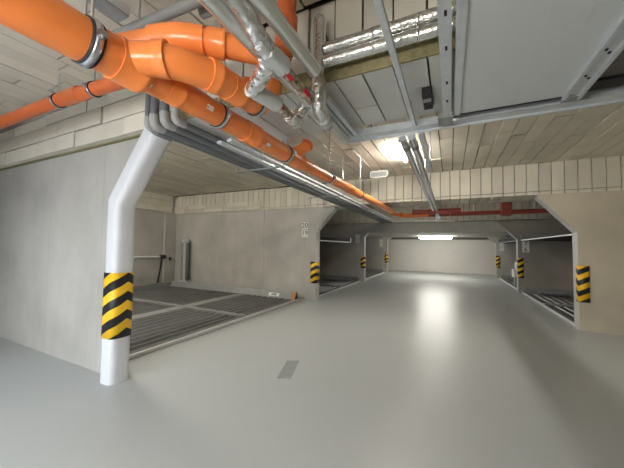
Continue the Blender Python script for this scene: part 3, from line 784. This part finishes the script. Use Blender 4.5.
def lamp(c, along, L, label, m, w=.11, h=.07):
    t = thing('ceiling_lamp', c, label, 'lamp', 'tube lamps of the garage')
    x, y, z = c
    hx, hy = (L / 2, w / 2) if along == 'X' else (w / 2, L / 2)
    MB().box(x - hx, x + hx, y - hy, y + hy, z - .03, z, .006).build('housing', M['plate'], t)
    MB().box(x - hx + .02, x + hx - .02, y - hy + .008, y + hy - .008, z - h, z - .03, .012).build('diffuser', m, t)
    return t
lamp((-.775, 5.25, CZ - .002), 'Y', 1.0, 'lit tube lamp on the ceiling between the crossbar and the hanging box', M['lamp_main'], w=.09)
lamp((-.70, 16.0, 2.118), 'X', 1.55, 'lit tube lamp on the low slab before the pale end wall', M['lamp_far'], w=.14, h=.13)
lamp((-8.3, 2.75, CZ - .002), 'X', 1.2, 'lit tube lamp over the first left bay, behind the near left wall', M['lamp'])

lamp((-.6, 9.6, CZ - .002), 'Y', .9, 'unseen fill lamp added on the ceiling behind the second beam', M['lamp_far'])  # added out of sight to lift the floor beyond the second beam
wl = thing('added_fill_lamp', (-.9, YF + .04, 1.84), 'unseen fill lamp added on the entrance wall behind the camera', 'lamp')  # added fill behind the camera for pipes, soffit and door leaf
MB().box(-1.6, -.2, YF, YF + .03, 1.84, 1.96, .006).build('housing', M['plate'], wl)
MB().box(-1.58, -.22, YF + .03, YF + .075, 1.85, 1.95, .012).build('diffuser', M['lamp_fill'], wl)
lamp((-5.3, 2.6, CZ - .002), 'X', 1.2, 'unseen second lamp added to brighten the first left bay, nearer the white pillar', M['lamp'])  # extra unseen lamp, added to brighten the bay walls
# ------------------------------------------------------------------ red pipework before the third beam
t = thing('sprinkler_pipe', (0, 8.1, 2.45), 'dark red pipe crossing the aisle beyond the second beam', 'pipe')
MB().sweep([(-.93, 8.2, 2.47), (.25, 8.2, 2.47)], .07, 20).build('pipe', M['red_pipe'], t)
for xx in (-.85, -.5, .0): MB().cyl((xx, 8.2, 2.5), (xx, 8.2, CZ + .01), .012, 8).build('hanger', M['plate'], t)
MB().sweep([(-.3, 8.2, 2.47), (-.3, 8.2, 2.33)], .05, 16).build('drop', M['galv'], t)
MB().box(-.36, -.22, 8.12, 8.28, 2.24, 2.34, .01).build('fitting', M['galv'], t)
t = thing('sprinkler_pipe', (.6, 9, 2.45), 'long orange red pipe behind the dark red one, reaching the right wall', 'pipe')
MB().sweep([(-1.3, 9.3, 2.50), (2.6, 9.3, 2.52)], .06, 20).build('pipe', M['red_pipe'], t)
MB().box(1.25, 1.5, 9.15, 9.45, 2.42, 2.85, .02).build('valve_block', M['red_pipe'], t)
for xx in (-.9, .6, 2.0): MB().cyl((xx, 9.3, 2.55), (xx, 9.3, CZ + .01), .012, 8).build('hanger', M['plate'], t)
t = thing('drain_bend', (-1.2, 8.1, 2.4), 'pale orange pipe bend where the main pipe meets the crossing pipes', 'pipe')
MB().sweep([(-1.44, 7.93, 2.44), (-1.2, 8.35, 2.40), (-.55, 8.5, 2.42)], .06, 20, bend=.12).build('bend', M['orange'], t)
socket(0, (-1.22, 8.2, 2.41), (.3, .5, 0), .06, t, L=.1)
t = thing('thin_tube', (-.7, 8.6, 2.24), 'thin white tube below the red crossing pipes', 'tube')
MB().cyl((-1.5, 8.6, 2.27), (.1, 8.6, 2.25), .022).build('tube', M['plate'], t)
for xx in (-1.4, .0): MB().cyl((xx, 8.6, 2.26), (xx, 8.6, CZ + .01), .006, 8).build('hanger', M['steel'], t)

# ------------------------------------------------------------------ daylight and view
w = bpy.data.worlds.new('sky'); SC.world = w; w.use_nodes = True
bg = w.node_tree.nodes['Background']; bg.inputs['Color'].default_value = (.85, .92, 1., 1); bg.inputs['Strength'].default_value = 2.6
SC.view_settings.view_transform = 'Standard'; SC.view_settings.look = 'None'
SC.view_settings.gamma = 1; SC.view_settings.use_curve_mapping = False
SC.view_settings.exposure = 1.27
